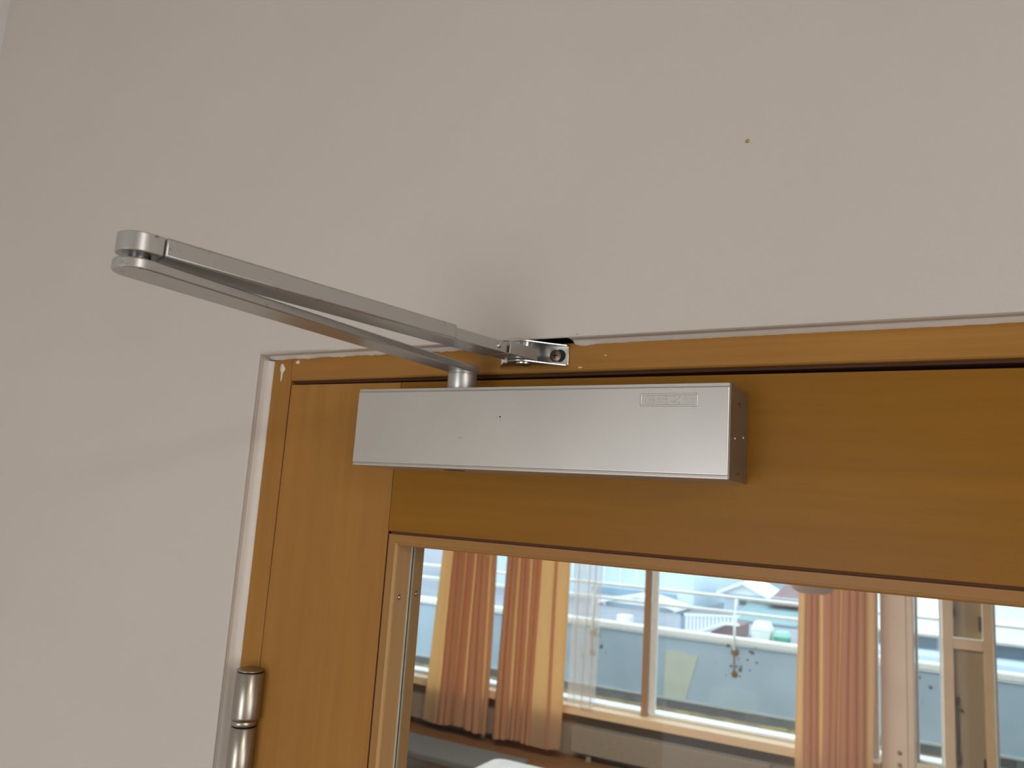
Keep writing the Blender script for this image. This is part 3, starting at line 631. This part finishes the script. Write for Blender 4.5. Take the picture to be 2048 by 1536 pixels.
for k in range(-4, 4):
    x = -1.657 + 1.653 * k
    if x < -8.5 or x > 5.5: continue
    po = MB().tube((x, PY - 0.045, 0.60), (x, PY - 0.045, 1.0), 0.014).tube((x, PY - 0.045, 0.99), (x, PY + 0.03, 1.145), 0.014).obj('post', RAILW, ra)
    MB().tube((x, PY - 0.02, 0.34), (x, PY - 0.045, 0.61), 0.010).obj('post_foot', RUST, po)
    MB().lathe([(0.045, 0), (0.035, -0.012), (0.012, -0.018)], (x, PY - 0.0005, 0.575), 'y', 12).obj('rust_boss', RUST, po)
    MB().lathe([(0.036, 0), (0.03, -0.012), (0.012, -0.018)], (x, PY - 0.0005, 0.345), 'y', 12).obj('rust_boss', RUST, po)
    rs = random.Random(k + 40); st = MB()
    for _ in range(16):
        r = rs.uniform(0.006, 0.024)
        st.lathe([(r, 0), (r * 0.6, -0.0012)], (x + rs.gauss(0, 0.11), PY - 0.0004, 0.45 + rs.gauss(0, 0.12)), 'y', 8)
    st.obj('mould_spots', m_plain('mould', (0.16, 0.16, 0.14), 0.95), pw, kind='stuff')

# ------------------------------------------------------------------ street and houses below the terrace
GZ = -0.86
stru('ground', ASPH, -60, 60, 8.66, 90, GZ - 0.2, GZ, label='grey street surface below the terrace', cat='street')
def gable(m, x0, x1, y0, y1, z0, zr, axis='x', t=0.08):
    if axis == 'y':      # ridge along y, gable faces the viewer
        xm = (x0 + x1) / 2
        poly = [(x0, z0), (xm, zr), (x1, z0), (x1, z0 - t), (xm, zr - t), (x0, z0 - t)]
        return m.prism(poly, lambda p: (p[0], y0, p[1]), lambda p: (p[0], y1, p[1]))
    ym = (y0 + y1) / 2
    poly = [(y0, z0), (ym, zr), (y1, z0), (y1, z0 - t), (ym, zr - t), (y0, z0 - t)]
    return m.prism(poly, lambda p: (x0, p[0], p[1]), lambda p: (x1, p[0], p[1]))
def win(par, x0, x1, y, z0, z1):
    f = box('window', HWHITE, x0, x1, y - 0.05, y + 0.02, z0, z1, par); 
    box('pane', SHADE, x0 + 0.08, x1 - 0.08, y - 0.06, y - 0.045, z0 + 0.08, z1 - 0.08, f)
hA = thing('house', (-10, 26, GZ), 'haze-tinted pale blue house with a white porch roof behind the left window', 'house')
box('wall', HBLUE, -17, -7.02, 26, 33, GZ, 3.2, hA)
gable(MB(), -17.4, -6.7, 25.5, 33.5, 3.2, 5.4).obj('roof', HDARK, hA)
box('slate_band', HDARK, -10.6, -7.6, 25.93, 26.0, -0.62, -0.42, hA)
for i in range(9): box('board', HWHITE, -13.2 + i * 0.6, -13.17 + i * 0.6, 25.95, 26.0, -0.4, 3.1, hA)
gable(MB(), -9.75, -7.08, 24.4, 25.95, -0.70, -0.40, 'y', 0.10).add([(-9.7, 24.5, -0.75), (-7.12, 24.5, -0.75), (-8.415, 24.5, -0.46), (-9.7, 25.9, -0.75), (-7.12, 25.9, -0.75), (-8.415, 25.9, -0.46)], [(0, 1, 2), (3, 5, 4), (0, 3, 4, 1)]).obj('porch_roof', HWHITE, hA)
box('porch_wall', HBLUE, -9.6, -7.2, 24.6, 25.92, GZ, -0.757, hA)
for x in (-9.6, -7.25): box('porch_post', HWHITE, x, x + 0.1, 24.5, 24.6, GZ, -0.72, hA)
for x in (-8.4, -12.0, -15.0): win(hA, x, x + 0.9, 26, 0.9, 2.3)
hC = thing('house', (-5.2, 36, GZ), 'haze-tinted blue grey house standing behind the white gabled house', 'house')
box('wall', HGREY, -14, -3.0, 36, 42, GZ, 3.5, hC)
gable(MB(), -14.3, -2.7, 35.5, 42.5, 3.5, 5.6).obj('roof', HDARK, hC)
for x in (-8.0, -5.0): win(hC, x, x + 1.0, 36, 0.8, 2.2)
hB = thing('house', (-5.2, 26, GZ), 'small white gabled house with brown and green roofs above the bins', 'house')
box('wall', HBLUE, -6.1, -3.7, 26.3, 30, GZ, -0.20, hB)
gable(MB(), -6.25, -4.62, 25.9, 28.5, -0.16, 0.22, 'y', 0.10).add([(-6.2, 26.1, -0.22), (-4.68, 26.1, -0.22), (-5.435, 26.1, 0.16), (-6.2, 28, -0.22), (-4.68, 28, -0.22), (-5.435, 28, 0.16)], [(0, 1, 2), (3, 5, 4), (0, 3, 4, 1)]).obj('roof', HWHITE, hB)
MB().prism([(25.6, -0.30), (29, 0.10), (29, 0.02), (25.6, -0.38)], lambda p: (-4.60, p[0], p[1]), lambda p: (-3.4, p[0], p[1])).obj('roof_wing', HBROWN, hB)
MB().prism([(24.2, -0.78), (26.2, -0.40), (26.2, -0.46), (24.2, -0.84)], lambda p: (-5.3, p[0], p[1]), lambda p: (-3.5, p[0], p[1])).obj('lean_to_roof', HGREEN, hB)
for x in (-5.6, -5.2, -4.2): box('pane', SHADE, x, x + 0.22, 26.27, 26.3, -0.55, -0.30, hB)
# picket railing and stairs
stp = thing('picket_fence', (-5, 20, GZ), 'white picket stair railing in front of the gabled house', 'fence')
def zt(x): return -0.36 + (x + 5.62) * 0.075
k = -5.62
while k < -4.2:
    sl = max(-0.76, min(-0.46, -0.76 + (k + 5.3) * 0.42))
    box('picket', HWHITE, k, k + 0.035, 20.0, 20.03, sl, zt(k) - 0.02, stp); k += 0.095
MB().prism([(-5.66, zt(-5.66) - 0.03), (-4.2, zt(-4.2) - 0.03), (-4.2, zt(-4.2) + 0.01), (-5.66, zt(-5.66) + 0.01)], lambda p: (p[0], 19.98, p[1]), lambda p: (p[0], 20.05, p[1])).obj('top_rail', HWHITE, stp)
MB().prism([(-5.3, -0.80), (-4.55, -0.49), (-4.2, -0.49), (-4.2, -0.44), (-4.58, -0.44), (-5.3, -0.75)], lambda p: (p[0], 19.97, p[1]), lambda p: (p[0], 20.06, p[1])).obj('stringer', HWHITE, stp)
box('post', HDARK, -5.66, -5.58, 19.98, 20.06, GZ, -0.33, stp)
MB().prism([(-4.9, GZ), (-4.25, GZ), (-4.25, -0.52), (-4.55, -0.52), (-4.9, -0.70)], lambda p: (p[0], 20.1, p[1]), lambda p: (p[0], 21.4, p[1])).obj('stair_base', HBROWN, stp)
def bin_(x, y, w, h, m, label, lid):
    b = thing('bin', (x, y, GZ), label, 'bin')
    MB().add([(x + sx * w * f / 2, y + sy * w * f / 2, z) for z, f in ((GZ, 0.92), (GZ + h * 0.62, 1.08)) for sx, sy in ((-1, -1), (1, -1), (1, 1), (-1, 1))],
             [(0, 1, 2, 3), (4, 5, 6, 7), (0, 1, 5, 4), (1, 2, 6, 5), (2, 3, 7, 6), (3, 0, 4, 7)]).obj('body', m, b, 0.02)
    z0 = GZ + h * 0.625
    MB().add([(x + sx * w * f / 2, y + sy * w * f / 2, z) for z, f in ((z0, 1.14), (GZ + h, 0.82)) for sx, sy in ((-1, -1), (1, -1), (1, 1), (-1, 1))],
             [(0, 1, 2, 3), (4, 5, 6, 7), (0, 1, 5, 4), (1, 2, 6, 5), (2, 3, 7, 6), (3, 0, 4, 7)]).obj('lid', lid, b, 0.03)
bin_(-3.63, 20, 0.42, 0.55, BINW, 'ivory lidded bin standing beside the green bin', BINW)
bin_(-3.17, 20, 0.34, 0.38, BING, 'green bin with pale lid right of the ivory bin', m_plain('bin_lid_mint', (0.35, 0.62, 0.50), 0.4))
ac = thing('cooling_unit', (-6.46, 18, GZ), 'small white box unit beyond the railing behind the left pane', 'cooling unit')
box('case', HCREAM, -6.64, -6.30, 18, 18.25, -0.62, -0.33, ac, 0.02)
MB().lathe([(0.10, -0.012), (0.085, -0.02), (0.02, -0.02)], (-6.47, 18, -0.475), 'y', 20).obj('fan_grille', HWHITE, ac)
for x in (-6.6, -6.38): box('leg', HDARK, x, x + 0.04, 18.05, 18.2, GZ, -0.621, ac)
car = thing('car', (-6.95, 17.8, GZ), 'pale car roof showing above the parapet behind the left window', 'car')
MB().prism([(-7.9, -0.70), (-7.6, -0.66), (-7.25, -0.45), (-6.9, -0.44), (-6.72, -0.62), (-6.70, -0.72)], lambda p: (p[0], 16.9, p[1]), lambda p: (p[0], 17.6, p[1])).obj('cabin', HWHITE, car, 0.03)
MB().prism([(-7.5, -0.65), (-7.22, -0.48), (-6.93, -0.47), (-6.80, -0.62)], lambda p: (p[0], 16.885, p[1]), lambda p: (p[0], 16.90, p[1])).obj('side_window', HDARK, car)
MB().box(-8.4, -6.4, 16.85, 17.65, -0.80, -0.70).obj('body', HWHITE, car, 0.03)
for x in (-8.0, -6.8): MB().lathe([(0.10, -0.04), (0.10, 0.04)], (x, 16.9, GZ + 0.10), 'y', 16).obj('wheel', BLACK, car)
# long white building with ledges to the right
wb_ = thing('building', (4, 16, GZ), 'long white building with ledges and a strip of dark windows at right', 'building')
box('wall', HCREAM, -1.25, 12, 16.0, 22, 0.262, 4.0, wb_)
box('ledge', HWHITE, -1.35, 12.1, 15.86, 16.0, 0.262, 0.50, wb_, 0.01)
box('ledge', HDARK, -1.25, 12.0, 15.96, 15.999, 0.502, 0.53, wb_)
box('ledge', HWHITE, -1.30, 12.05, 15.92, 15.999, 0.535, 0.57, wb_)
box('lower_wall', HGREY, -1.2, 12, 16.1, 22, GZ, 0.26, wb_)
k = -1.15
while k < 11.5: box('pane', SHADE, k, k + 0.62, 16.05, 16.099, 0.0, 0.20, wb_); k += 0.70
box('canopy', HBLUE, -1.25, 12, 15.3, 16.1, -0.34, -0.03, wb_, 0.02)
